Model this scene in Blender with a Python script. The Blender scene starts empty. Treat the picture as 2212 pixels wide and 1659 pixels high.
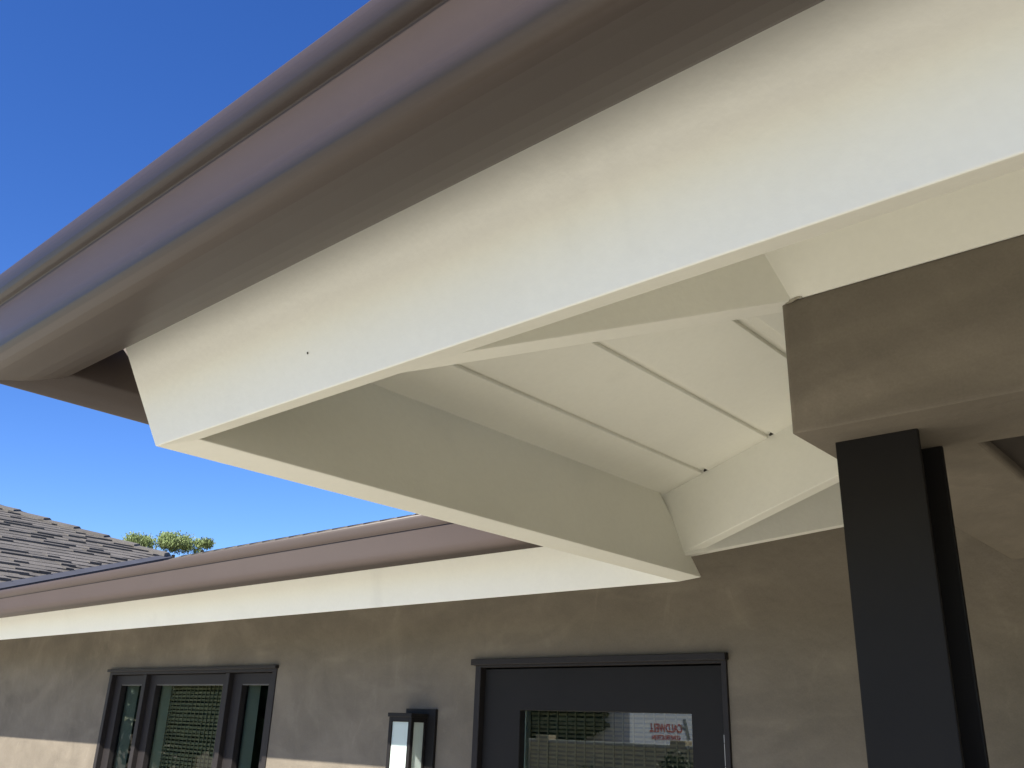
import bpy, bmesh, math, random
from mathutils import Vector, Matrix, noise

# ------------------------------------------------------------------ camera, sky, sun, exposure
U = 0.35            # metres per layout unit
CZ = 1.88           # camera height above the ground
sc = bpy.context.scene
C = sc.collection
def V(x, y, z): return Vector((x * U, y * U, z * U + CZ))

YAW, PITCH, ROLL, FPX = -0.733984, 0.367508, -0.03666, 1923.8
fw = Vector((math.sin(YAW) * math.cos(PITCH), math.cos(YAW) * math.cos(PITCH), math.sin(PITCH)))
rt = Vector((math.cos(YAW), -math.sin(YAW), 0))
dn = fw.cross(rt)
rt, dn = math.cos(ROLL) * rt + math.sin(ROLL) * dn, -math.sin(ROLL) * rt + math.cos(ROLL) * dn
cd = bpy.data.cameras.new('camera')
cam = bpy.data.objects.new('camera', cd); C.objects.link(cam)
M = Matrix((rt, -dn, -fw)).transposed().to_4x4(); M.translation = (0, 0, CZ)
cam.matrix_world = M
cd.sensor_fit = 'HORIZONTAL'; cd.sensor_width = 36; cd.lens = FPX / 2212 * 36
cd.clip_start = 0.02; cd.clip_end = 600
sc.camera = cam

SUN = Vector((0.26, -1.0, 0.925)).normalized()
EL = math.asin(SUN.z); AZ = math.atan2(SUN.x, SUN.y)
w = bpy.data.worlds.new('World'); sc.world = w; w.use_nodes = True
nt = w.node_tree
sky = nt.nodes.new('ShaderNodeTexSky'); sky.sky_type = 'NISHITA'; sky.sun_disc = False
sky.sun_elevation = EL; sky.sun_rotation = AZ
sky.altitude = 0; sky.air_density = 1.0; sky.dust_density = 0.0; sky.ozone_density = 6.0
bg = nt.nodes['Background']; bg.inputs[1].default_value = 0.087
hs = nt.nodes.new('ShaderNodeHueSaturation'); hs.inputs['Saturation'].default_value = 1.2; hs.inputs['Hue'].default_value = 0.5153
nt.links.new(sky.outputs[0], hs.inputs['Color']); nt.links.new(hs.outputs[0], bg.inputs[0])
sl = bpy.data.lights.new('sun', 'SUN'); sl.energy = 5.0; sl.angle = math.radians(0.53); sl.color = (1, 0.94, 0.84)
so = bpy.data.objects.new('sun', sl); C.objects.link(so)
so.rotation_euler = SUN.to_track_quat('Z', 'Y').to_euler(); so.location = (4, -6, 12)
vs = sc.view_settings
vs.view_transform = 'Standard'; vs.look = 'None'; vs.exposure = 1.2; vs.gamma = 1; vs.use_curve_mapping = False

# ------------------------------------------------------------------ materials
def mat(name, col, rough=0.6, spec=0.5, var=0.0, vscale=6.0, bump=0.0, bscale=60.0, col2=None, coat=0.0, metal=0.0, rnd=0.0, fine=0.0, fscale=200, stretch=(1, 1, 1)):
    m = bpy.data.materials.new(name); m.use_nodes = True
    n = m.node_tree.nodes; L = m.node_tree.links
    b = n['Principled BSDF']
    b.inputs['Roughness'].default_value = rough; b.inputs['Specular IOR Level'].default_value = spec
    b.inputs['Metallic'].default_value = metal
    if coat: b.inputs['Coat Weight'].default_value = coat; b.inputs['Coat Roughness'].default_value = 0.25
    b.inputs['Base Color'].default_value = (*col, 1)
    tc = n.new('ShaderNodeTexCoord'); mp = n.new('ShaderNodeMapping'); mp.inputs['Scale'].default_value = stretch
    L.new(tc.outputs['Object'], mp.inputs[0]); crd = mp.outputs[0]
    out = None
    if var > 0:
        nz = n.new('ShaderNodeTexNoise'); nz.inputs['Scale'].default_value = vscale; nz.inputs['Detail'].default_value = 6; nz.inputs['Roughness'].default_value = 0.62
        nz.inputs['Distortion'].default_value = 0.6
        L.new(crd, nz.inputs['Vector'])
        rp = n.new('ShaderNodeValToRGB'); rp.color_ramp.elements[0].position = 0.3; rp.color_ramp.elements[1].position = 0.72
        c2 = col2 or tuple(c * (1 - var) for c in col)
        rp.color_ramp.elements[0].color = (*c2, 1); rp.color_ramp.elements[1].color = (*tuple(min(1, c * (1 + var * 0.5)) for c in col), 1)
        L.new(nz.outputs['Fac'], rp.inputs[0]); out = rp.outputs[0]
    if fine > 0:
        nf = n.new('ShaderNodeTexNoise'); nf.inputs['Scale'].default_value = fscale; nf.inputs['Detail'].default_value = 3
        L.new(crd, nf.inputs['Vector'])
        mr = n.new('ShaderNodeMapRange'); mr.inputs['From Min'].default_value = 0.3; mr.inputs['From Max'].default_value = 0.7
        mr.inputs['To Min'].default_value = 1 - fine; mr.inputs['To Max'].default_value = 1 + fine
        L.new(nf.outputs['Fac'], mr.inputs[0])
        mx = n.new('ShaderNodeMix'); mx.data_type = 'RGBA'; mx.blend_type = 'MULTIPLY'; mx.inputs[0].default_value = 1
        if out: L.new(out, mx.inputs[6])
        else: mx.inputs[6].default_value = (*col, 1)
        L.new(mr.outputs[0], mx.inputs[7]); out = mx.outputs[2]
    if rnd > 0:
        oi = n.new('ShaderNodeObjectInfo'); mr = n.new('ShaderNodeMapRange')
        mr.inputs['To Min'].default_value = 1 - rnd; mr.inputs['To Max'].default_value = 1 + rnd
        L.new(oi.outputs['Random'], mr.inputs[0])
        mx = n.new('ShaderNodeMix'); mx.data_type = 'RGBA'; mx.blend_type = 'MULTIPLY'; mx.inputs[0].default_value = 1
        if out: L.new(out, mx.inputs[6])
        else: mx.inputs[6].default_value = (*col, 1)
        L.new(mr.outputs[0], mx.inputs[7]); out = mx.outputs[2]
    if out: L.new(out, b.inputs['Base Color'])
    if bump > 0:
        nb = n.new('ShaderNodeTexNoise'); nb.inputs['Scale'].default_value = bscale; nb.inputs['Detail'].default_value = 5
        L.new(crd, nb.inputs['Vector'])
        bp = n.new('ShaderNodeBump'); bp.inputs['Strength'].default_value = bump; bp.inputs['Distance'].default_value = 0.01
        L.new(nb.outputs['Fac'], bp.inputs['Height']); L.new(bp.outputs[0], b.inputs['Normal'])
    return m

WHITE = mat('cream_paint', (0.835, 0.828, 0.745), 0.48, 0.4, var=0.035, vscale=3.0, bump=0.045, bscale=120, fine=0.012, fscale=90)
BROWN = mat('brown_gutter_paint', (0.064, 0.049, 0.042), 0.40, 0.3, var=0.05, vscale=5, bump=0.012, bscale=12, fine=0.03, fscale=300)
STUCCO = mat('trowelled_stucco', (0.158, 0.137, 0.108), 0.78, 0.22, var=0.20, vscale=3.2, bump=0.28, bscale=22, fine=0.05, fscale=260)
FRAME = mat('dark_bronze_frame', (0.021, 0.0185, 0.0185), 0.5, 0.2, fine=0.06, fscale=80)
BLACK = mat('black_steel_paint', (0.0125, 0.0115, 0.0108), 0.55, 0.18, var=0.12, vscale=8, bump=0.02, bscale=90)
LANT = mat('lantern_black', (0.012, 0.011, 0.011), 0.55, 0.2)
SHING = mat('grey_brown_shingle', (0.118, 0.110, 0.100), 0.9, 0.2, var=0.16, vscale=9, bump=0.5, bscale=240, rnd=0.14, fine=0.22, fscale=170)
FLASH = mat('valley_metal', (0.05, 0.052, 0.062), 0.75, 0.5, var=0.2, vscale=6)
CONC = mat('pale_concrete', (0.54, 0.515, 0.425), 0.9, 0.2, var=0.1, vscale=1.2)
EARTH = mat('dry_earth', (0.24, 0.20, 0.14), 0.95, 0.1, var=0.3, vscale=0.25)
BCUT = mat('bounce_cut_brown', (0.07, 0.058, 0.042), 0.95, 0.1, var=0.3, vscale=4)  # dark colour of the added ground patch that cuts bounce light
INNER = mat('interior_paint', (0.13, 0.125, 0.11), 0.8, 0.2)
JAMB = mat('white_inner_jamb', (0.82, 0.86, 0.78), 0.5, 0.4)
BAMBOO = mat('woven_bamboo', (0.25, 0.22, 0.14), 0.7, 0.3, var=0.35, vscale=30, stretch=(1, 1, 5))
STEEL = mat('satin_hinge_steel', (0.55, 0.55, 0.56), 0.35, 0.5, metal=0.8)
TAN = mat('tan_block', (0.52, 0.42, 0.26), 0.9, 0.2, var=0.15, vscale=2)
GRIME = mat('grey_chipped_plaster', (0.42, 0.39, 0.31), 0.9, 0.2, var=0.3, vscale=60, bump=0.5, bscale=120)
TRUCKW = mat('white_truck_paint', (0.82, 0.84, 0.84), 0.35, 0.5, coat=0.3)
DKSHADE = mat('dark_shade_brown', (0.035, 0.028, 0.022), 0.6, 0.3, var=0.3, vscale=5, stretch=(6, 1, 1))  # dark brown carrying the shade of joint ends and porch interior
RED = mat('red_lettering', (0.58, 0.05, 0.035), 0.5, 0.4)
GREY = mat('grey_emblem', (0.16, 0.18, 0.18), 0.5, 0.4)
TYRE = mat('tyre_rubber', (0.02, 0.02, 0.02), 0.8, 0.2)
BARK = mat('tree_bark', (0.12, 0.09, 0.06), 0.9, 0.1, var=0.3, vscale=6)
LEAF = mat('pale_willow_leaf', (0.145, 0.19, 0.07), 0.55, 0.3, fine=0.45, fscale=2.2)
HEDGE = mat('dark_shrub_leaf', (0.05, 0.08, 0.03), 0.6, 0.3, fine=0.4, fscale=2)
ROOFT = mat('brown_roof_tile', (0.16, 0.10, 0.07), 0.85, 0.2, var=0.2, vscale=4)
LIPW = mat('lantern_lip_metal', (0.08, 0.075, 0.07), 0.4, 0.5)

def glass_mat(name, tint, ior):
    m = bpy.data.materials.new(name); m.use_nodes = True
    n = m.node_tree.nodes; L = m.node_tree.links; n.remove(n['Principled BSDF'])
    tr = n.new('ShaderNodeBsdfTransparent'); tr.inputs[0].default_value = (*tint, 1)
    gl = n.new('ShaderNodeBsdfGlossy'); gl.inputs['Roughness'].default_value = 0.0; gl.inputs[0].default_value = (0.95, 1, 0.98, 1)
    fr = n.new('ShaderNodeFresnel'); fr.inputs[0].default_value = ior
    mx = n.new('ShaderNodeMixShader'); L.new(fr.outputs[0], mx.inputs[0]); L.new(tr.outputs[0], mx.inputs[1]); L.new(gl.outputs[0], mx.inputs[2])
    L.new(mx.outputs[0], n['Material Output'].inputs[0])
    return m
GLASS = glass_mat('green_tinted_glass', (0.80, 0.88, 0.80), 1.55)
DGLASS = glass_mat('coated_door_glass', (0.82, 0.86, 0.80), 2.25)
def opal_mat():
    m = bpy.data.materials.new('opal_lantern_glass'); m.use_nodes = True
    n = m.node_tree.nodes; L = m.node_tree.links
    b = n['Principled BSDF']; b.inputs['Base Color'].default_value = (0.74, 0.83, 0.80, 1); b.inputs['Roughness'].default_value = 0.25
    tl = n.new('ShaderNodeBsdfTranslucent'); tl.inputs[0].default_value = (0.8, 0.92, 0.88, 1)
    mx = n.new('ShaderNodeMixShader'); mx.inputs[0].default_value = 0.35
    L.new(b.outputs[0], mx.inputs[1]); L.new(tl.outputs[0], mx.inputs[2]); L.new(mx.outputs[0], n['Material Output'].inputs[0])
    return m
OPAL = opal_mat()
def overlay(m, scale, lo, hi, dark, stretch=(1, 1, 1), dist=1.5):
    n = m.node_tree.nodes; L = m.node_tree.links; b = n['Principled BSDF']
    src = b.inputs['Base Color'].links[0].from_socket
    tc = n.new('ShaderNodeTexCoord'); mp = n.new('ShaderNodeMapping'); mp.inputs['Scale'].default_value = stretch
    L.new(tc.outputs['Object'], mp.inputs[0])
    nz = n.new('ShaderNodeTexNoise'); nz.inputs['Scale'].default_value = scale; nz.inputs['Detail'].default_value = 4; nz.inputs['Distortion'].default_value = dist
    L.new(mp.outputs[0], nz.inputs['Vector'])
    mr = n.new('ShaderNodeMapRange'); mr.inputs['From Min'].default_value = lo; mr.inputs['From Max'].default_value = hi
    mr.inputs['To Min'].default_value = 1.0; mr.inputs['To Max'].default_value = dark; mr.interpolation_type = 'SMOOTHSTEP'
    L.new(nz.outputs['Fac'], mr.inputs[0])
    mx = n.new('ShaderNodeMix'); mx.data_type = 'RGBA'; mx.blend_type = 'MULTIPLY'; mx.inputs[0].default_value = 1
    L.new(src, mx.inputs[6]); L.new(mr.outputs[0], mx.inputs[7]); L.new(mx.outputs[2], b.inputs['Base Color'])
overlay(STUCCO, 2.2, 0.42, 0.74, 1.22, (1, 1, 2.2))
overlay(STUCCO, 5.0, 0.58, 0.78, 1.16, (2.0, 1, 0.7), 2.0)
overlay(WHITE, 3.4, 0.60, 0.80, 0.92, (1.6, 1, 0.6), 0.6)
overlay(BROWN, 90.0, 0.74, 0.78, 1.9, (1, 1, 1), 0.0)

# ------------------------------------------------------------------ helpers
def link(o, parent=None, kind=None):
    C.objects.link(o)
    if parent: o.parent = parent
    if kind: o['kind'] = kind
    return o
def thing(name, label, cat, group=None, loc=(0, 0, 0)):
    o = bpy.data.objects.new(name, None); C.objects.link(o); o.location = loc
    o.empty_display_size = 0.2
    o['label'] = label; o['category'] = cat
    if group: o['group'] = group
    return o
def tag(o, label, cat, group=None):
    o['label'] = label; o['category'] = cat
    if group: o['group'] = group
    return o
def mesh(name, verts, faces, m, parent=None, bevel=0, smooth=None, kind=None, seg=2, thick=0, recalc=True, world=False):
    """verts in layout units unless world"""
    me = bpy.data.meshes.new(name)
    me.from_pydata([tuple(v) if world else tuple(V(*v)) for v in verts], [], faces)
    if recalc:
        bm = bmesh.new(); bm.from_mesh(me); bmesh.ops.recalc_face_normals(bm, faces=bm.faces); bm.to_mesh(me); bm.free()
    me.materials.append(m)
    o = bpy.data.objects.new(name, me); link(o, parent, kind)
    if smooth is not None:
        me.shade_smooth(); me.set_sharp_from_angle(angle=math.radians(smooth))
    if thick:
        s = o.modifiers.new('solid', 'SOLIDIFY'); s.thickness = thick; s.offset = 0
    if bevel:
        b = o.modifiers.new('bevel', 'BEVEL'); b.width = bevel; b.segments = seg; b.limit_method = 'ANGLE'; b.angle_limit = math.radians(30); b.harden_normals = False
    return o
BOXF = [(0, 1, 2, 3), (7, 6, 5, 4), (0, 4, 5, 1), (1, 5, 6, 2), (2, 6, 7, 3), (3, 7, 4, 0)]
def box(name, x0, x1, y0, y1, z0, z1, m, parent=None, **k):
    v = [(x0, y0, z0), (x1, y0, z0), (x1, y1, z0), (x0, y1, z0), (x0, y0, z1), (x1, y0, z1), (x1, y1, z1), (x0, y1, z1)]
    return mesh(name, v, BOXF, m, parent, **k)
def rings(name, A, B, m, parent=None, capA=True, capB=True, closed=True, **k):
    n = len(A); f = []
    for i in range(n if closed else n - 1):
        j = (i + 1) % n; f.append((i, j, n + j, n + i))
    if closed and capA: f.append(tuple(range(n)))
    if closed and capB: f.append(tuple(range(2 * n - 1, n - 1, -1)))
    return mesh(name, list(A) + list(B), f, m, parent, **k)
def slab(name, poly, zlo, zhi, m, parent=None, **k):
    """plan polygon with functions giving lower and upper z"""
    A = [(x, y, zlo(x, y)) for x, y in poly]; B = [(x, y, zhi(x, y)) for x, y in poly]
    return rings(name, A, B, m, parent, **k)

# ------------------------------------------------------------------ the main dimensions (layout units, eye level = 0)
T = 1 / 3.0; SP = math.sin(math.atan(T)); CP = math.cos(math.atan(T))
XO, YO, YH, YW = -3.357, 1.605, 5.55, 6.86
XR, XL = 11.0, -34.0
GZ = -CZ / U
TH = 0.125; HF = 0.70
D = 0.0435
CE = 1.666            # underside of the ceiling boards above the outer fascia line
PLK = 0.024; DECK = 0.046
def z_front(x, y): return CE + T * (y - YO)
def z_side(x, y): return CE + T * (x - XO)
def z_house(x, y): return CE + T * (y - YH)

# ------------------------------------------------------------------ ground
gr = mesh('ground', [(-150, -150, 0), (150, -150, 0), (150, 150, 0), (-150, 150, 0)], [(0, 1, 2, 3)], EARTH, world=True); gr['kind'] = 'structure'
pt = mesh('concrete_driveway', [(-26, -13.5, 0.004), (20, -13.5, 0.004), (20, 2.6, 0.004), (-26, 2.6, 0.004)], [(0, 1, 2, 3)], CONC, world=True); pt['kind'] = 'structure'

bcut = mesh('bounce_cut_patch', [(-0.9, -0.55, 0.008), (20, -0.55, 0.008), (20, 1.55, 0.008), (-0.9, 1.55, 0.008)], [(0, 1, 2, 3)], BCUT, world=True); bcut['kind'] = 'structure'  # unseen dark ground added to cut the bounce onto the side fascia

# ------------------------------------------------------------------ porch roof
porch = thing('porch_roof', 'cream painted porch eave with boarded underside and stucco header, filling the upper right', 'porch', loc=V(XO, YO, 1))
def P(o):      # keep world placement of parts while the thing sits at its own corner
    if o.parent.type == 'EMPTY': o.matrix_parent_inverse = Matrix.Translation(-Vector(o.parent.location))
    return o
FP = [(0, 1.0), (HF * SP, 1 + HF * CP), (HF * SP - TH * CP, 1 + HF * CP + TH * SP), (-TH * CP, 1 + TH * SP)]
def rounded(prof, r):
    out = []; n = len(prof)
    for i in range(n):
        p0 = Vector(prof[i - 1]); p1 = Vector(prof[i]); p2 = Vector(prof[(i + 1) % n])
        a = (p0 - p1).normalized(); b = (p2 - p1).normalized()
        for k in range(4):
            t_ = k / 3; q = (1 - t_) ** 2 * (p1 + a * r) + 2 * t_ * (1 - t_) * p1 + t_ ** 2 * (p1 + b * r); out.append((q.x, q.y))
    return out
FP = rounded(FP, 0.006)
f1 = P(rings('fascia_board', [(XO - a, YO - a, z) for a, z in FP], [(XR, YO - a, z) for a, z in FP], WHITE, porch))
f1['label'] = 'wide cream front fascia board under the near gutter'
f2 = P(rings('fascia_board', [(XO - a, YO - a, z) for a, z in FP], [(XO - a, YH - a, z) for a, z in FP], WHITE, porch))
f2['label'] = 'cream side fascia board running back to the house eave'
# filled nail heads on the front board
for k, (nx, nzz) in enumerate(((-2.32, 0.135),)):
    v_ = []; rr = 0.0042
    for q in range(8):
        an = q * math.pi / 4; hh = nzz + rr * math.sin(an)
        v_.append((nx + rr * math.cos(an), YO - hh * SP - 0.002, 1 + hh * CP - 0.001))
    P(mesh('nail_head', v_, [tuple(range(8))], GRIME if k else BLACK, porch))
# hip rafter
def diag(name, x0, y0, s0, s1, zb, ztop, parent):
    A = []; B = []
    for R, s in ((A, s0), (B, s1)):
        x, y = x0 + s, y0 + s
        R += [(x + D, y - D, zb + T * s), (x + D, y - D, ztop + T * s), (x - D, y + D, ztop + T * s), (x - D, y + D, zb + T * s)]
    return P(rings(name, A, B, WHITE, parent, bevel=0.002))
diag('hip_rafter', XO, YO, 0.075, 2.6, 1.1736, CE + PLK, porch)
diag('valley_rafter', XO, YH, 0.03, 1.6, 1.165, CE + PLK, porch)
# rafter along the house eave line
YR = 5.533
def xr(x): return CE + T * (x - XO)
P(rings('rafter', [(-3.47, YR, xr(-3.47) - 0.488), (-3.47, YR, xr(-3.47) + PLK), (-3.47, YR + 0.118, xr(-3.47) + PLK), (-3.47, YR + 0.118, xr(-3.47) - 0.488)],
      [(-1.52, YR, xr(-1.52) - 0.488), (-1.52, YR, xr(-1.52) + PLK), (-1.52, YR + 0.118, xr(-1.52) + PLK), (-1.52, YR + 0.118, xr(-1.52) - 0.488)], WHITE, porch, bevel=0.002))
# ceiling boards (side slope, then front slope)
WB = [(-0.13, 0.243), (0.290, 0.762), (0.809, 1.305), (1.352, 1.83), (1.875, 2.36)]
for a, b in WB:
    xa, xb = XO + a, XO + b
    poly = [(xa, YO + a), (xb, YO + b), (xb, YR + 0.004 if b < 2 else YR), (xa, YR + 0.004 if b < 2 else YR)]
    P(slab('ceiling_board', poly, z_side, lambda x, y: z_side(x, y) + PLK, WHITE, porch, bevel=0.0012, seg=1))
for a, b in WB:
    ya, yb = YO + a, YO + b
    poly = [(XO + a, ya), (XR, ya), (XR, yb), (XO + b, yb)]
    P(slab('ceiling_board', poly, z_front, lambda x, y: z_front(x, y) + PLK, WHITE, porch, bevel=0.0012, seg=1))
P(slab('ceiling_board', [(XO - 0.1, YR + 0.12), (-1.3, YR + 0.12), (-1.3, YW + 0.3), (XO + 0.9, YW - 0.42)], z_side, lambda x, y: z_side(x, y) + PLK, WHITE, porch))
# dark blocks painting in the shade of the open joint ends at the rafter
for a, b in ((0.243, 0.290), (0.762, 0.809)):
    xa, xb = XO + a + 0.004, XO + b - 0.004
    P(slab('joint_end_shade', [(xa + 0.012, YR - 0.012), (xb, YR - 0.035), (xb, YR - 0.002), (xa + 0.012, YR - 0.002)], lambda x, y: z_side(x, y) + 0.006, lambda x, y: z_side(x, y) + 0.016, DKSHADE, porch))
# painted sheathing seen at the bottom of the joints
for zf, poly in ((z_side, [(XO - 0.1, YO - 0.1), (-0.95, YO + XO * -1 - 0.95), (-0.95, YR + 0.1), (XO - 0.1, YR + 0.1)]), (z_front, [(XO - 0.1, YO - 0.1), (XR, YO - 0.1), (XR, YO + 2.4), (XO + 2.4, YO + 2.4)])):
    P(slab('sheathing', poly, lambda x, y: zf(x, y) + PLK, lambda x, y: zf(x, y) + PLK + 0.012, WHITE, porch))
# edge trim beside the header
P(slab('edge_trim', [(-1.938, 3.2), (-1.60, 3.45), (-1.60, YR), (-1.938, YR)], lambda x, y: z_side(x, y) - 0.03, lambda x, y: z_side(x, y) - 0.002, WHITE, porch, bevel=0.001, seg=1))
# blocking boards on the header
HB = 0.449
BPf = [(3.425, 1.795), (3.425 - HB * SP, 1.795 + HB * CP), (3.425 - HB * SP + 0.06, 1.795 + HB * CP + 0.02), (3.485, 1.815)]
P(rings('blocking_board', [(y + XO - YO + 2 * D - 0.004, y, z) for y, z in BPf], [(XR, y, z) for y, z in BPf], WHITE, porch, bevel=0.0015))
# stucco header
hp = [(-1.505, 3.43), (XR, 3.43), (XR, 4.01), (-0.92, 4.01), (-0.92, YW + 0.01), (-1.505, YW + 0.01)]
def wavy(o, amp, cuts, sc_=7.0):
    me = o.data; bm = bmesh.new(); bm.from_mesh(me)
    for v_ in bm.verts:
        n_ = noise.noise_vector(v_.co * sc_); v_.co += n_ * amp
    bm.to_mesh(me); bm.free()
hd = slab('stucco_header', hp, lambda x, y: 1.19, lambda x, y: 1.80, STUCCO, porch)
bm = bmesh.new(); bm.from_mesh(hd.data)
bmesh.ops.triangulate(bm, faces=[f for f in bm.faces if len(f.verts) > 4])
bm.to_mesh(hd.data); bm.free(); P(hd)
bv = hd.modifiers.new('bevel', 'BEVEL'); bv.width = 0.009; bv.segments = 4; bv.limit_method = 'ANGLE'
# chipped filler where the hip rafter lands on the header
random.seed(5)
cv = []; cf = []
for i in range(28):
    tt = i / 27; x = -1.525 + 0.125 * tt; z = 1.799 + 0.004 * math.sin(9 * tt); yy = 3.426
    h_ = (0.004 + 0.012 * abs(noise.noise(Vector((tt * 6, 1.3, 0))))) * math.sin(math.pi * min(1, tt * 1.05 + 0.02))
    cv += [(x, yy, z - 0.006 - h_ * 0.6), (x, yy - 0.003, z + h_)]
for i in range(27): cf.append((2 * i, 2 * i + 2, 2 * i + 3, 2 * i + 1))
P(mesh('chipped_plaster', cv, cf, GRIME, porch, thick=0.004))
# flat porch ceiling, set low and coloured dark to darken the porch interior
P(box('porch_ceiling', -0.93, XR, 4.0, YW, 1.24, 1.30, DKSHADE, porch))
# roof deck and covering over the porch
RD0, RD1 = PLK + 0.013, PLK + DECK
e = 0.23
def rdeck(name, poly, zf, m, lo, hi, par): return P(slab(name, poly, lambda x, y: zf(x, y) + lo, lambda x, y: zf(x, y) + hi, m, par))
YT = 11.5
rdeck('roof_deck', [(XO - e, YO - e), (XR, YO - e), (XR, YT), (XO + YT - YO, YT)], z_front, SHING, RD0, RD1, porch)
rdeck('roof_deck', [(XO - e, YO - e), (XO + YT - YO, YT), (XO + YT - YH, YT), (XO - e, YH - e)], z_side, SHING, RD0, RD1, porch)

# ------------------------------------------------------------------ gutters (ogee profile)
GP = [(0.262, 1.615), (0.276, 1.292), (0.283, 1.281), (0.296, 1.275), (0.33, 1.264), (0.37, 1.255), (0.41, 1.250), (0.45, 1.249), (0.485, 1.248), (0.515, 1.249), (0.543, 1.256), (0.564, 1.270), (0.578, 1.289),
      (0.585, 1.312), (0.588, 1.336), (0.589, 1.40), (0.589, 1.47), (0.590, 1.482), (0.594, 1.487), (0.606, 1.492), (0.618, 1.503), (0.627, 1.520), (0.632, 1.543), (0.634, 1.556), (0.635, 1.579), (0.631, 1.588), (0.622, 1.592), (0.606, 1.591), (0.602, 1.582), (0.602, 1.565)]
g1 = thing('rain_gutter', 'thick brown ogee gutter wrapping the porch corner across the top left', 'gutter', 'brown ogee eave gutters', loc=V(XO, YO, 1.3))
P(rings('gutter_run', [(XO - a, YO - a, z) for a, z in GP], [(XR, YO - a, z) for a, z in GP], BROWN, g1, closed=False, smooth=35, thick=0.0012))
P(rings('gutter_run', [(XO - a, YO - a, z) for a, z in GP], [(XO - a, YH - a, z) for a, z in GP], BROWN, g1, closed=False, smooth=35, thick=0.0012))
g2 = thing('rain_gutter', 'thinner looking brown ogee gutter along the house eave above the window', 'gutter', 'brown ogee eave gutters', loc=V(XO, YH, 1.3))
P(rings('gutter_run', [(XO - a, YH - a, z + 0.03) for a, z in GP], [(XL, YH - a, z - 0.05) for a, z in GP], BROWN, g2, closed=False, smooth=35, thick=0.0012))
# scuffs on the house gutter
def ptg(x, i, out=0.004): a, z = GP[i]; return (x, YH - a - out, z)

# ------------------------------------------------------------------ house
house = thing('stucco_house', 'brown stucco house wall with door, window and cream eave at the back', 'house', loc=V(-8, YW, GZ))
P(rings('fascia_board', [(XO - a, YH - a, z) for a, z in FP], [(XL, YH - a, z) for a, z in FP], WHITE, house))
# wall with two openings, as a grid of cells
DX0, DX1, DZ1 = -6.53, -3.71, 0.60
WX0, WX1, WZ0, WZ1 = -14.44, -9.975, -2.4, 0.60
xs = [XL, WX0, WX1, DX0, DX1, XR]; zs = [GZ, WZ0, WZ1, 2.02]
WT = 0.45
wv = []; wf = []
def quad(a, b, c, d):
    i = len(wv); wv.extend([a, b, c, d]); wf.append((i, i + 1, i + 2, i + 3))
for i in range(5):
    for j in range(3):
        if i == 1 and j == 1: continue
        if i == 3 and j <= 1: continue
        for yy in (YW, YW + WT):
            quad((xs[i], yy, zs[j]), (xs[i + 1], yy, zs[j]), (xs[i + 1], yy, zs[j + 1]), (xs[i], yy, zs[j + 1]))
for x0, x1, z0, z1, bot in ((WX0, WX1, WZ0, WZ1, True), (DX0, DX1, GZ, DZ1, False)):
    a, b = YW, YW + WT
    quad((x0, a, z0), (x0, b, z0), (x0, b, z1), (x0, a, z1)); quad((x1, a, z0), (x1, b, z0), (x1, b, z1), (x1, a, z1))
    quad((x0, a, z1), (x1, a, z1), (x1, b, z1), (x0, b, z1))
    if bot: quad((x0, a, z0), (x1, a, z0), (x1, b, z0), (x0, b, z0))
o = mesh('wall', wv, wf, STUCCO, house, recalc=False)
bm = bmesh.new(); bm.from_mesh(o.data); bmesh.ops.remove_doubles(bm, verts=bm.verts, dist=1e-5); bmesh.ops.recalc_face_normals(bm, faces=bm.faces); bm.to_mesh(o.data); bm.free(); P(o)
# room behind
rv = [(XL, YW + WT + 0.01, GZ), (XR, YW + WT + 0.01, GZ), (XR, YW + 10, GZ), (XL, YW + 10, GZ), (XL, YW + WT + 0.01, 1.3), (XR, YW + WT + 0.01, 1.3), (XR, YW + 10, 1.3), (XL, YW + 10, 1.3)]
P(mesh('room', rv, [(0, 1, 2, 3), (4, 5, 6, 7), (1, 2, 6, 5), (2, 3, 7, 6), (3, 0, 4, 7)], INNER, house, recalc=False))
# unseen wall added at the right to block light reaching the side fascia
P(box('light_block_wall', 11.2, 11.8, -11.0, YW + 0.1, GZ, 2.6, STUCCO, house))
# soffit and roof
P(slab('soffit', [(XL, YH - 0.03), (XO + 0.0, YH - 0.03), (XO + YW - YH, YW + 0.02), (XL, YW + 0.02)], z_house, lambda x, y: z_house(x, y) + PLK, WHITE, house))
RH = 0.014
RYP = 11.5
PX, PY, PZ = -22.0117, 11.5, 3.80
def zr(x, y): return z_house(x, y) + PLK + DECK - 0.004
rf = P(slab('roof', [(-26, YH - e), (XO - e, YH - e), (XO + RYP - YH, RYP), (PX, RYP), (-26, 7.1)], lambda x, y: z_house(x, y) + PLK - 0.01, zr, SHING, house))
back = P(slab('roof', [(PX - 9, RYP), (XO + RYP - YH, RYP), (XO + RYP - YH, 18), (PX - 9, 18)], lambda x, y: zr(0, RYP) - DECK - T * (y - RYP), lambda x, y: zr(0, RYP) - T * (y - RYP), SHING, house))
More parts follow.
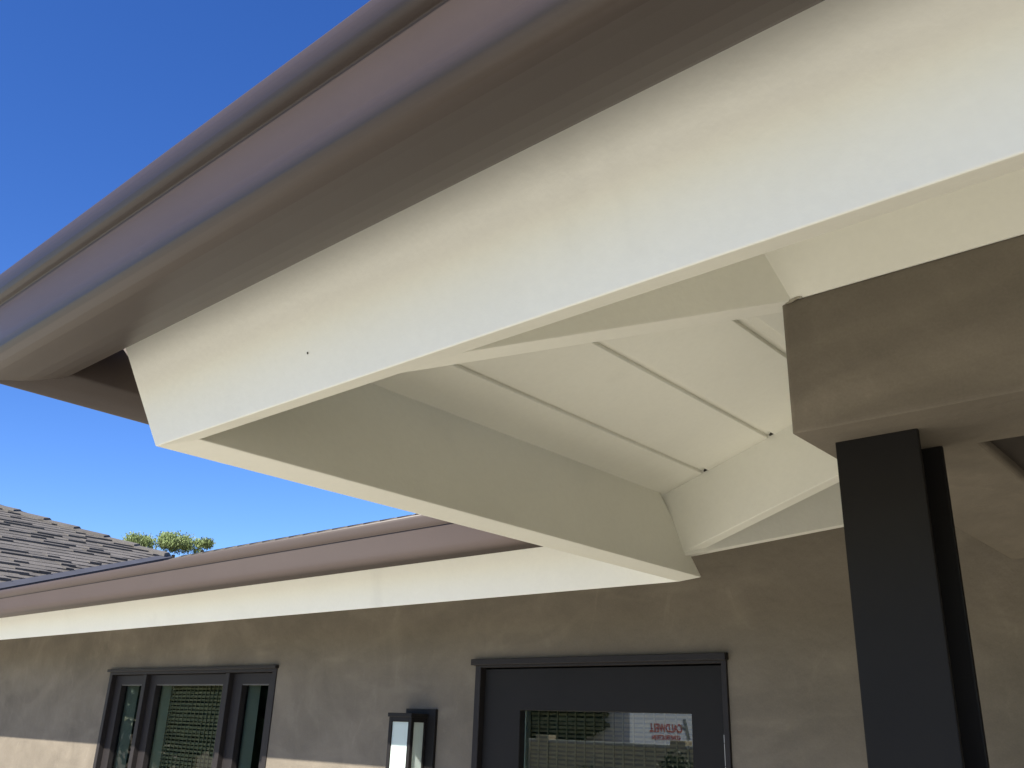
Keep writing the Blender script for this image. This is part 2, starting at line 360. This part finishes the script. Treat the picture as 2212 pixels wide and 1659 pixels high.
# laminated shingles of the house slope, one joined part
random.seed(11)
sv = []; sf = []
def tab(sv, sf, p0, du, dv, nrm, wid, ln, th0):
    """p0 lower left corner; du along course, dv up slope"""
    i = len(sv)
    a = p0; b = p0 + du * wid; c = b + dv * ln; d_ = a + dv * ln
    n0 = nrm * th0; n1 = nrm * 0.006
    sv.extend([a, b, c, d_, a + n0, b + n0, c + n1, d_ + n1])
    sf.extend([tuple(i + k for k in f) for f in BOXF])
EXP = 0.36
dvh = Vector((0, CP, SP)); nh = Vector((0, -SP, CP))
rows = int((RYP - YH + e) / CP / EXP)
for r in range(rows):
    y = YH - e - 0.05 + r * EXP * CP
    if y < YH - e: y = YH - e - 0.05
    x = max(PX, PX + (PY - y)) + 0.1 + random.random() * 0.4; xe = XO + (y - YH) - 0.2
    while x < xe:
        wd = random.uniform(0.35, 0.8)
        tab(sv, sf, Vector((x, y, zr(0, y) + 0.002)), Vector((1, 0, 0)), dvh, nh, wd - 0.012, EXP * 1.12, random.choice((0.02, 0.026, 0.04, 0.046)))
        x += wd
P(mesh('shingle_courses', sv, sf, SHING, rf, kind='stuff', recalc=False))
# ridge caps of the house roof
def saddle(L_, W_, drop, th_):
    return [(-L_ / 2, -W_, -drop), (-L_ / 2, 0, 0), (-L_ / 2, W_, -drop), (L_ / 2, W_, -drop), (L_ / 2, 0, 0), (L_ / 2, -W_, -drop)], th_
x = PX + 0.5
cap_me = None
while x < XO + RYP - YH - 0.5:
    if cap_me is None:
        hw = 0.36
        vv = []
        for s_, dz in ((0, 0.0), (1, 0.05)):
            for xx, th0 in ((0, 0.02), (0.62, 0.062)):
                for yy in (-hw, 0, hw): vv.append(((xx) * U, yy * U, (-abs(yy) * T + (dz and th0)) * U))
        ff = [(0, 1, 4, 3), (1, 2, 5, 4), (6, 9, 10, 7), (7, 10, 11, 8), (0, 3, 9, 6), (2, 8, 11, 5), (3, 4, 10, 9), (4, 5, 11, 10), (0, 6, 7, 1), (1, 7, 8, 2)]
        cap_me = bpy.data.meshes.new('ridge_cap'); cap_me.from_pydata(vv, [], ff); cap_me.materials.append(SHING)
    oc = bpy.data.objects.new('ridge_cap', cap_me); link(oc, house); oc.location = V(x, RYP, zr(0, RYP) + 0.03) - house.location
    x += 0.5

# ------------------------------------------------------------------ wing with the shingled hip roof
wing = thing('roof_wing', 'grey shingled hip roof wing rising at the far left behind the gutter', 'roof', loc=V(PX, PY - 4, GZ))
def z_w(x, y): return PZ - T * (x - PX)
YB = 5.2
XRI = -30.0
wr = P(slab('roof', [(PX, PY), (PX + PY - YB, YB), (XRI, YB), (XRI, PY + (XRI - PX))], lambda x, y: z_w(x, y) - 0.12, z_w, SHING, wing))
P(slab('roof', [(PX, PY), (XRI, PY + XRI - PX), (XRI - 4, PY + XRI - PX), (XRI - 4, PY)], lambda x, y: PZ - T * (y - PY) - 0.12, lambda x, y: PZ - T * (y - PY) - 0.003, SHING, wing))
P(box('wall', XRI - 3, -18.5, YW + 0.4, PY - 0.5, GZ, 1.3, STUCCO, wing))
# metal valley
vw = 0.15
fl = []
for s in (0.0, PY - YB):
    x, y = PX + s, PY - s
    fl += [(x - vw, y - vw, z_w(x - vw, y) + 0.012), (x, y, z_w(x, y) + 0.012)]
P(mesh('valley_flashing', fl, [(0, 1, 3, 2)], FLASH, wing, thick=0.002))
# individual shingle tabs, drawn where the photograph shows them
random.seed(3)
nw = Vector((SP, 0, CP)); dw = Vector((-CP, 0, SP))
rest_v = []; rest_f = []
made = 0
def inview(p):
    q = V(*p) - Vector((0, 0, CZ)); zc = q.dot(fw)
    if zc <= 0: return False
    px = 1106 + FPX * q.dot(rt) / zc; py = 829.5 + FPX * q.dot(dn) / zc
    return px > -25 and py < 1290
cand = []
x = -13.6; row = 0
while x > XRI + 0.3:
    yb = (PY - (x - PX) - vw * 0.95) if x > PX else (PY + (x - PX) - 0.1)
    if x > PX: yb = PY - (x - PX) - 2 * vw * 0.9
    y = YB - random.random() * 0.5
    while y < yb:
        wd = random.uniform(0.26, 0.62)
        y1 = min(y + wd, yb)
        if y1 - y > 0.08 and y1 > YB:
            cand.append((x, y, y1, random.choice((0.016, 0.020, 0.022, 0.046, 0.052))))
        y = y1 + 0.001
    x -= EXP * CP; row += 1
for (x, y, y1, th0) in cand:
    p0 = Vector((x, y, z_w(x, y) + 0.003))
    if inview((x, (y + y1) / 2, z_w(x, y))) and made < 298:
        v_ = []; f_ = []
        tab(v_, f_, p0, Vector((0, 1, 0)), dw, nw, y1 - y - 0.01, EXP * 1.14, th0)
        P(mesh('shingle', v_, f_, SHING, wr, recalc=True)); made += 1
    else:
        tab(rest_v, rest_f, p0, Vector((0, 1, 0)), dw, nw, y1 - y - 0.01, EXP * 1.14, th0)
P(mesh('shingle_courses', rest_v, rest_f, SHING, wr, kind='stuff', recalc=False))
# hip caps
s = 0.1
dh = Vector((-1, -1, T)).normalized()
side = Vector((1, -1, 0)).normalized()
while s < 8.2:
    c0 = Vector((PX, PY, PZ + 0.03)) + dh * s * 1.05
    L_ = 0.95; hw = 0.34
    vv = []
    for dz in (0, 1):
        for ll, th0 in ((0, 0.085), (L_, 0.03)):
            for q in (-hw, 0, hw):
                p = c0 + dh * ll + side * q + Vector((0, 0, -abs(q) * 0.235 - 0.01 + (th0 if dz else 0)))
                vv.append(p)
    ff = [(0, 1, 4, 3), (1, 2, 5, 4), (6, 9, 10, 7), (7, 10, 11, 8), (0, 3, 9, 6), (2, 8, 11, 5), (3, 4, 10, 9), (4, 5, 11, 10), (0, 6, 7, 1), (1, 7, 8, 2)]
    oc = mesh('hip_cap', vv, ff, SHING, wr)
    s += 0.78

# ------------------------------------------------------------------ window
def bar(name, x0, x1, z0, z1, y0, y1, m, par, **k):
    return box(name, x0, x1, y0, y1, z0, z1, m, par, **k)
def frame_mesh(name, x0, x1, z0, z1, wl, wr_, wt, wb, y0, y1, m, par, bevel=0.0015):
    """rectangular ring extruded in y"""
    o_ = [(x0, z0), (x1, z0), (x1, z1), (x0, z1)]; i_ = [(x0 + wl, z0 + wb), (x1 - wr_, z0 + wb), (x1 - wr_, z1 - wt), (x0 + wl, z1 - wt)]
    v_ = [(x, y0, z) for x, z in o_] + [(x, y0, z) for x, z in i_] + [(x, y1, z) for x, z in o_] + [(x, y1, z) for x, z in i_]
    f_ = []
    for k in range(4):
        l = (k + 1) % 4
        f_ += [(k, l, 4 + l, 4 + k), (8 + k, 12 + k, 12 + l, 8 + l), (k, 8 + k, 8 + l, l), (4 + k, 4 + l, 12 + l, 12 + k)]
    return mesh(name, v_, f_, m, par, bevel=bevel, seg=1)
def PP(o):   # sub-part of a part of the house
    return o
def blind(x0, x1, z0, z1, y, pitch, strp, par, seed):
    random.seed(seed); v_ = []; f_ = []
    z = z1; k = 0
    while z > z0:
        h = pitch * random.uniform(0.5, 0.72)
        i = len(v_); dy = random.uniform(-0.004, 0.004)
        v_ += [(x0, y + dy, z - h), (x1, y + dy, z - h), (x1, y + dy + 0.008, z - h), (x0, y + dy + 0.008, z - h), (x0, y + dy, z), (x1, y + dy, z), (x1, y + dy + 0.008, z), (x0, y + dy + 0.008, z)]
        f_ += [tuple(i + q for q in f) for f in BOXF]
        z -= pitch
    x = x0 + strp * 0.5
    while x < x1:
        i = len(v_); hw = 0.008
        v_ += [(x - hw, y - 0.014, z0), (x + hw, y - 0.014, z0), (x + hw, y - 0.007, z0), (x - hw, y - 0.007, z0), (x - hw, y - 0.014, z1), (x + hw, y - 0.014, z1), (x + hw, y - 0.007, z1), (x - hw, y - 0.007, z1)]
        f_ += [tuple(i + q for q in f) for f in BOXF]
        x += strp * random.uniform(0.95, 1.05)
    return PP(mesh('woven_blind', v_, f_, BAMBOO, par, kind='stuff', recalc=False))

win = P(frame_mesh('window', WX0 + 0.002, WX1 - 0.002, WZ0 + 0.002, WZ1 - 0.002, 0.085, 0.085, 0.05, 0.085, YW - 0.015, YW + 0.2, FRAME, house))
win['label'] = 'dark framed three part window with woven blind behind the middle pane'
PP(box('head_trim', WX0 - 0.03, WX1 + 0.02, YW - 0.055, YW + 0.05, WZ1 - 0.012, WZ1 + 0.03, FRAME, win, bevel=0.002))
PP(box('sill', WX0 - 0.06, WX1 + 0.06, YW - 0.12, YW - 0.002, WZ0 - 0.1, WZ0 - 0.01, FRAME, win, bevel=0.003))
for mx_ in (-13.315, -11.085):
    PP(box('mullion', mx_ - 0.045, mx_ + 0.045, YW - 0.012, YW + 0.19, WZ0 + 0.08, WZ1 - 0.055, FRAME, win, bevel=0.0015, seg=1))
GY = YW + 0.135
for (x0, x1, sl_, sr_) in ((WX0 + 0.09, -13.362, 0.20, 0.15), (-13.268, -11.132, 0.185, 0.15), (-11.038, WX1 - 0.09, 0.215, 0.155)):
    PP(frame_mesh('sash', x0, x1, WZ0 + 0.09, WZ1 - 0.058, sl_, sr_, 0.135, 0.2, YW + 0.06, YW + 0.17, FRAME, win))
    PP(mesh('pane', [(x0 + sl_ - 0.01, GY, WZ0 + 0.2), (x1 - sr_ + 0.01, GY, WZ0 + 0.2), (x1 - sr_ + 0.01, GY, WZ1 - 0.19), (x0 + sl_ - 0.01, GY, WZ1 - 0.19)], [(0, 1, 2, 3)], GLASS, win, recalc=False))
    PP(box('glazing_bead', x0 + sl_ - 0.012, x1 - sr_ + 0.012, YW + 0.07, YW + 0.132, WZ1 - 0.206, WZ1 - 0.190, LIPW, win))
    # white inner reveal seen through the glass
    PP(box('inner_jamb', x0 + sl_ - 0.10, x0 + sl_ - 0.012, YW + 0.172, YW + 0.36, WZ0 + 0.1, WZ1 - 0.1, JAMB, win))
    PP(box('inner_jamb', x1 - sr_ + 0.012, x1 - sr_ + 0.07, YW + 0.172, YW + 0.36, WZ0 + 0.1, WZ1 - 0.1, JAMB, win))
blind(-13.12, -11.2, WZ0 + 0.12, WZ1 - 0.12, YW + 0.33, 0.052, 0.105, win, 21)

# ------------------------------------------------------------------ door
door = P(frame_mesh('door', DX0 + 0.002, DX1 - 0.002, GZ + 0.01, DZ1 - 0.002, 0.075, 0.05, 0.05, 0.04, YW - 0.02, YW + 0.26, FRAME, house))
door['label'] = 'black framed glazed house door'
PP(box('head_trim', DX0 - 0.03, DX1 + 0.012, YW - 0.06, YW + 0.03, DZ1 - 0.03, DZ1 + 0.028, FRAME, door, bevel=0.002))
LX0, LX1 = DX0 + 0.083, DX1 - 0.058
GX0, GX1, GZT = -5.97, -4.09, 0.155
PP(frame_mesh('door_leaf', LX0, LX1, GZ + 0.06, DZ1 - 0.062, GX0 - LX0, LX1 - GX1, DZ1 - 0.062 - GZT, 0.5, YW + 0.045, YW + 0.16, BLACK, door, bevel=0.002))
PP(mesh('pane', [(GX0 - 0.01, YW + 0.12, GZ + 0.5), (GX1 + 0.01, YW + 0.12, GZ + 0.5), (GX1 + 0.01, YW + 0.12, GZT + 0.01), (GX0 - 0.01, YW + 0.12, GZT + 0.01)], [(0, 1, 2, 3)], DGLASS, door, recalc=False))
PP(box('inner_bead', GX0 - 0.03, GX0 + 0.012, YW + 0.125, YW + 0.20, GZ + 0.5, GZT, JAMB, door))
blind(GX0 - 0.05, GX1 + 0.05, GZ + 0.45, GZT + 0.06, YW + 0.21, 0.038, 0.108, door, 8)
hz = [(-0.06, 0.0), (-0.23, -0.066), (-0.40, -0.236)]
for za, zb in hz:
    v_ = []; f_ = []
    for k in range(8):
        an = 2 * math.pi * k / 8
        for z in (za, zb): v_.append((DX1 - 0.062 + 0.017 * math.cos(an), YW + 0.03 + 0.017 * math.sin(an), z))
    for k in range(8):
        l = (k + 1) % 8; f_.append((2 * k, 2 * l, 2 * l + 1, 2 * k + 1))
    f_ += [tuple(range(0, 16, 2)), tuple(range(1, 16, 2))]
    PP(mesh('hinge_knuckle', v_, f_, STEEL, door))

# ------------------------------------------------------------------ steel column
post = thing('steel_post', 'tall black steel column of two flanges under the stucco header corner', 'post', loc=V(-1.236, 3.81, GZ))
P(box('front_flange', -1.4075, -1.065, 3.648, 3.672, GZ, 1.192, BLACK, post, bevel=0.002))
P(box('back_flange', -1.4075, -1.062, 3.945, 3.969, GZ, 1.192, BLACK, post, bevel=0.002))
P(box('web', -1.26, -1.212, 3.67, 3.947, GZ, 1.192, BLACK, post))

# ------------------------------------------------------------------ wall lantern
lan = thing('wall_lantern', 'black box lantern with white glass on the wall between window and door', 'lantern', loc=V(-7.3, YW, -1.0))
LB = -1.02
P(box('back_plate', -7.50, -7.048, 6.822, YW - 0.001, LB - 0.04, 0.146, LANT, lan, bevel=0.002))
bx0, bx1, by0, by1 = -7.505, -7.165, 6.60, 6.8215
P(box('cap', bx0 - 0.012, bx1 + 0.012, by0 - 0.014, by1, 0.058, 0.098, LANT, lan, bevel=0.002))
P(box('base', bx0 - 0.012, bx1 + 0.012, by0 - 0.014, by1, LB, LB + 0.05, LANT, lan, bevel=0.002))
cw = 0.045
for (xa, xb, ya, yb) in ((bx0, bx0 + cw, by0, by0 + cw), (bx1 - cw, bx1, by0, by0 + cw), (bx0, bx0 + cw, by1 - 0.03, by1), (bx1 - cw, bx1, by1 - 0.03, by1)):
    P(box('corner_bar', xa, xb, ya, yb, LB + 0.05, 0.058, LANT, lan, bevel=0.001, seg=1))
P(box('top_rail', bx0 + cw, bx1 - cw, by0 + 0.002, by0 + 0.03, 0.012, 0.058, LANT, lan))
P(box('top_rail', bx1 - 0.03, bx1 - 0.002, by0 + cw, by1 - 0.03, 0.012, 0.058, LANT, lan))
P(box('glass_pane', bx0 + cw, bx1 - cw, by0 + 0.016, by0 + 0.024, LB + 0.05, 0.012, OPAL, lan))
P(box('glass_pane', bx1 - 0.024, bx1 - 0.016, by0 + cw, by1 - 0.03, LB + 0.05, 0.012, OPAL, lan))
P(box('glass_pane', bx0 + 0.016, bx0 + 0.024, by0 + cw, by1 - 0.03, LB + 0.05, 0.012, OPAL, lan))

# ------------------------------------------------------------------ trees beyond the roof
def tree(label, az, dist, top, rx, n, seed, lobes):
    random.seed(seed)
    bx, by = az[0] * dist, az[1] * dist
    t_ = thing('leafy_tree', label, 'tree', 'trees beyond the roofs', loc=(bx, by, 0))
    v_ = []; f_ = []
    H = top - rx * 0.9
    for k in range(7):
        z = H * k / 6; r = 0.22 * (1 - 0.75 * k / 6)
        for q in range(7):
            an = 2 * math.pi * q / 7; v_.append((r * math.cos(an) + 0.1 * math.sin(k), r * math.sin(an), z))
    for k in range(6):
        for q in range(7):
            l = (q + 1) % 7; f_.append((7 * k + q, 7 * k + l, 7 * k + 7 + l, 7 * k + 7 + q))
    for q in range(6):   # limbs
        an = 2 * math.pi * q / 6 + random.random(); z0 = H * random.uniform(0.6, 0.85)
        e_ = Vector((math.cos(an) * rx * 0.8, math.sin(an) * rx * 0.8, z0 + rx * random.uniform(0.3, 0.9))); i = len(v_)
        for p, r in ((Vector((0, 0, z0)), 0.06), (e_, 0.015)):
            for k in range(4): v_.append(tuple(p + Vector((r * math.cos(k * math.pi / 2), r * math.sin(k * math.pi / 2), 0))))
        for k in range(4): l = (k + 1) % 4; f_.append((i + k, i + l, i + 4 + l, i + 4 + k))
    mesh('trunk', v_, f_, BARK, t_, world=True)
    v_ = []; f_ = []
    cl = []
    for k in range(lobes):
        an = random.random() * 6.283; rr = rx * random.uniform(0.2, 0.75)
        cl.append((Vector((rr * math.cos(an), rr * math.sin(an), top - rx * random.uniform(0.4, 3.6))), rx * random.uniform(0.26, 0.42)))
    for k in range(lobes): 
        an = random.random() * 6.283; cl.append((Vector((rx * 0.45 * math.cos(an), rx * 0.45 * math.sin(an), top - rx * random.uniform(0.3, 0.45))), rx * 0.3))
    for k in range(n):
        c, r = random.choice(cl)
        dvv = Vector((random.gauss(0, 1), random.gauss(0, 1), random.gauss(0, 1))).normalized() * r * random.uniform(0.4, 1.0) * random.choice((1, 1, 1, 1.2, 1.45))
        p = c + dvv
        if p.z > top: continue
        sz = random.uniform(0.03, 0.06)
        a = Vector((random.gauss(0, 1), random.gauss(0, 1), random.gauss(0, 0.5))).normalized() * sz * 0.45
        b = Vector((random.gauss(0, 0.5), random.gauss(0, 0.5), -1)).normalized() * sz * 1.5
        i = len(v_); v_ += [tuple(p - a), tuple(p + b * 0.5 - a * 0.3), tuple(p + b), tuple(p + a)]; f_.append((i, i + 1, i + 2, i + 3))
    mesh('crown', v_, f_, LEAF, t_, world=True, recalc=False)
tree('leftmost green tree top, partly hidden behind the shingled hip roof', (-0.9015, 0.4328), 30, 7.14, 0.72, 8000, 1, 12)
tree('broadest rounded green tree top showing above the gutter', (-0.8858, 0.4641), 30, 7.26, 0.78, 10000, 2, 14)
tree('smallest sparse green tree top, rightmost above the gutter', (-0.8725, 0.4886), 30, 7.18, 0.44, 2800, 4, 9)

# ------------------------------------------------------------------ what the door glass mirrors, behind the camera
def wbox(name, x0, x1, y0, y1, z0, z1, m, par, bevel=0.0, **k):
    v = [(x0, y0, z0), (x1, y0, z0), (x1, y1, z0), (x0, y1, z0), (x0, y0, z1), (x1, y0, z1), (x1, y1, z1), (x0, y1, z1)]
    return mesh(name, v, BOXF, m, par, world=True, bevel=bevel, **k)
truck = thing('box_truck', 'white box truck with red lettering mirrored in the door glass', 'truck', loc=(-15.9, -20.9, 0))
truck.rotation_euler.z = math.atan2(0.05, 1.0) - math.pi / 2 + math.pi     # local -y faces the house side
# local frame: x along the body, lettered side at y=0 facing -y
bl = 4.6
wbox('cargo_box', -2.3, 2.3, 0.0, 2.2, 1.0, 3.6, TRUCKW, truck, 0.03)
cabv = [(-2.35, 0.1, 0.6), (-4.3, 0.1, 0.6), (-4.3, 2.1, 0.6), (-2.35, 2.1, 0.6), (-2.35, 0.2, 2.5), (-3.5, 0.2, 2.5), (-3.5, 2.0, 2.5), (-2.35, 2.0, 2.5)]
mesh('cab', cabv, BOXF, TRUCKW, truck, world=True, bevel=0.08)
wbox('side_window', -3.4, -2.6, 0.09, 0.12, 1.6, 2.25, BLACK, truck, 0.01)
wbox('chassis', -4.2, 2.2, 0.5, 1.7, 0.5, 0.98, BLACK, truck)
for xx in (1.4, -3.3):
    for yy in (0.12, 1.8):
        v_ = []; f_ = []
        for k in range(20):
            an = 2 * math.pi * k / 20
            for y in (yy, yy + 0.28): v_.append((xx + 0.45 * math.cos(an), y, 0.45 + 0.45 * math.sin(an)))
        for k in range(20): l = (k + 1) % 20; f_.append((2 * k, 2 * l, 2 * l + 1, 2 * k + 1))
        f_ += [tuple(range(0, 40, 2)), tuple(range(1, 40, 2))]
        mesh('wheel', v_, f_, TYRE, truck, world=True)
def lettering(text, size, x, z, m, par, shear=0.2):
    cu = bpy.data.curves.new('lettering', 'FONT'); cu.body = text; cu.size = size; cu.align_x = 'CENTER'; cu.shear = shear; cu.extrude = 0.002; cu.offset = size * 0.012
    t_ = bpy.data.objects.new('tmp', cu); C.objects.link(t_)
    bpy.context.view_layer.update()
    me = bpy.data.meshes.new_from_object(t_.evaluated_get(bpy.context.evaluated_depsgraph_get()))
    bpy.data.objects.remove(t_)
    me.materials.clear(); me.materials.append(m)
    o_ = bpy.data.objects.new('lettering', me); link(o_, par)
    o_.rotation_euler = (math.pi / 2, 0, 0); o_.location = (x, -0.006, z)
    return o_
lettering('CALDWELL', 0.34, 0.42, 1.90, RED, truck)
lettering('CONSTRUCTION', 0.19, 0.42, 1.68, RED, truck)
mesh('emblem', [(-0.87, -0.008, 1.7), (-0.70, -0.008, 1.7), (-0.48, -0.008, 2.3), (-0.64, -0.008, 2.3), (-0.60, -0.008, 1.95), (-0.34, -0.008, 2.06), (-0.36, -0.008, 2.14), (-0.57, -0.008, 2.05)], [(0, 1, 2, 3), (4, 5, 6, 7)], GREY, truck, world=True, recalc=False)

fence = thing('block_wall', 'tan garden block wall mirrored low in the door glass', 'wall', loc=(-12, -14.2, 0))
wbox('wall_body', -16, 22, -0.1, 0.1, 0, 1.55, TAN, fence)
wbox('coping', -16, 22, -0.14, 0.14, 1.55, 1.62, CONC, fence, 0.01)
for k in range(10): wbox('pier', -15.8 + k * 4, -15.4 + k * 4, -0.16, 0.16, 0, 1.72, TAN, fence, 0.01)
nb = thing('neighbour_house', 'tan house with dark roof mirrored at the left of the door glass', 'house', loc=(-26, -22, 0))
wbox('wall', -6, 6, -4, 4, 0, 2.9, TAN, nb)
mesh('roof', [(-6.8, -4.8, 2.9), (6.8, -4.8, 2.9), (6.8, 4.8, 2.9), (-6.8, 4.8, 2.9), (-3, 0, 4.6), (3, 0, 4.6)], [(0, 1, 2, 3), (0, 1, 5, 4), (1, 2, 5), (2, 3, 4, 5), (3, 0, 4)], ROOFT, nb, world=True)
for wx in (-4, -1, 2, 4.2): wbox('window', wx - 0.5, wx + 0.5, 4.0, 4.04, 0.9, 2.1, BLACK, nb)
random.seed(9)
for k, (sx_, sy_, sr, sh, lab) in enumerate(((-10.15, -11.6, 0.45, 1.55, 'taller dark shrub mirrored in the door glass'), (-12.1, -11.2, 0.5, 1.2, 'shorter dark shrub mirrored in the door glass'))):
    sh_ = thing('leafy_shrub', lab, 'shrub', loc=(sx_, sy_, 0))
    v_ = []; f_ = []
    for q in range(5):
        an = q * 1.25; i = len(v_)
        for p, r in ((Vector((0, 0, 0)), 0.03), (Vector((math.cos(an) * sr * 0.6, math.sin(an) * sr * 0.6, sh * 0.8)), 0.01)):
            for j in range(4): v_.append(tuple(p + Vector((r * math.cos(j * 1.57), r * math.sin(j * 1.57), 0))))
        for j in range(4): l = (j + 1) % 4; f_.append((i + j, i + l, i + 4 + l, i + 4 + j))
    mesh('stem', v_, f_, BARK, sh_, world=True)
    v_ = []; f_ = []
    for q in range(2500):
        d_ = Vector((random.gauss(0, 1), random.gauss(0, 1), random.gauss(0, 1))).normalized() * random.uniform(0.5, 1)
        p = Vector((d_.x * sr, d_.y * sr, sh * 0.55 + d_.z * sh * 0.45)); a = Vector((random.gauss(0, 1), random.gauss(0, 1), random.gauss(0, 1))).normalized() * 0.05
        b = Vector((random.gauss(0, 1), random.gauss(0, 1), random.gauss(0, 1))).normalized() * 0.05
        i = len(v_); v_ += [tuple(p), tuple(p + a), tuple(p + a + b), tuple(p + b)]; f_.append((i, i + 1, i + 2, i + 3))
    mesh('foliage', v_, f_, HEDGE, sh_, world=True, recalc=False)

def big_tree(label, x, y, h, r, seed):  # unseen trees added to darken the window and door reflections
    random.seed(seed); t_ = thing('added_dark_tree', label, 'tree', 'added trees darkening the glass reflections', loc=(x, y, 0))
    v_ = []; f_ = []
    for k in range(6):
        z = h * 0.7 * k / 5; rr = 0.25 * (1 - 0.6 * k / 5)
        for q in range(8): an = 2 * math.pi * q / 8; v_.append((rr * math.cos(an), rr * math.sin(an), z))
    for k in range(5):
        for q in range(8): l = (q + 1) % 8; f_.append((8 * k + q, 8 * k + l, 8 * k + 8 + l, 8 * k + 8 + q))
    mesh('trunk', v_, f_, BARK, t_, world=True)
    v_ = []; f_ = []
    cl = []
    for k in range(14):
        d_ = Vector((random.gauss(0, 1), random.gauss(0, 1), random.gauss(0, 1))).normalized() * random.uniform(0.3, 0.75)
        cl.append((Vector((d_.x * r, d_.y * r, h * 0.55 + d_.z * h * 0.42)), r * 0.42))
    for q in range(9000):
        c, rr = random.choice(cl)
        p = c + Vector((random.gauss(0, 1), random.gauss(0, 1), random.gauss(0, 1))).normalized() * rr * random.uniform(0.6, 1)
        if p.z < 0.5: continue
        a = Vector((random.gauss(0, 1), random.gauss(0, 1), random.gauss(0, 1))).normalized() * 0.13
        b = Vector((random.gauss(0, 1), random.gauss(0, 1), random.gauss(0, 1))).normalized() * 0.13
        i = len(v_); v_ += [tuple(p), tuple(p + a), tuple(p + a + b), tuple(p + b)]; f_.append((i, i + 1, i + 2, i + 3))
    mesh('crown', v_, f_, HEDGE, t_, world=True, recalc=False)
big_tree('added dark tree deepening the reflection in the left window pane', -20.5, -7.0, 5.2, 2.6, 31)
big_tree('added dark tree deepening the reflection in the middle window pane', -25.5, -10.0, 5.6, 2.8, 32)
big_tree('added dark tree deepening the reflection in the right window pane', -16.5, -6.4, 4.4, 1.9, 33)
big_tree('added dark tree deepening the reflection top left in the door glass', -19.8, -19.3, 5.5, 2.3, 34)
big_tree('added dark tree deepening the reflection beside the truck in the door glass', -17.6, -18.0, 5.0, 1.3, 35)
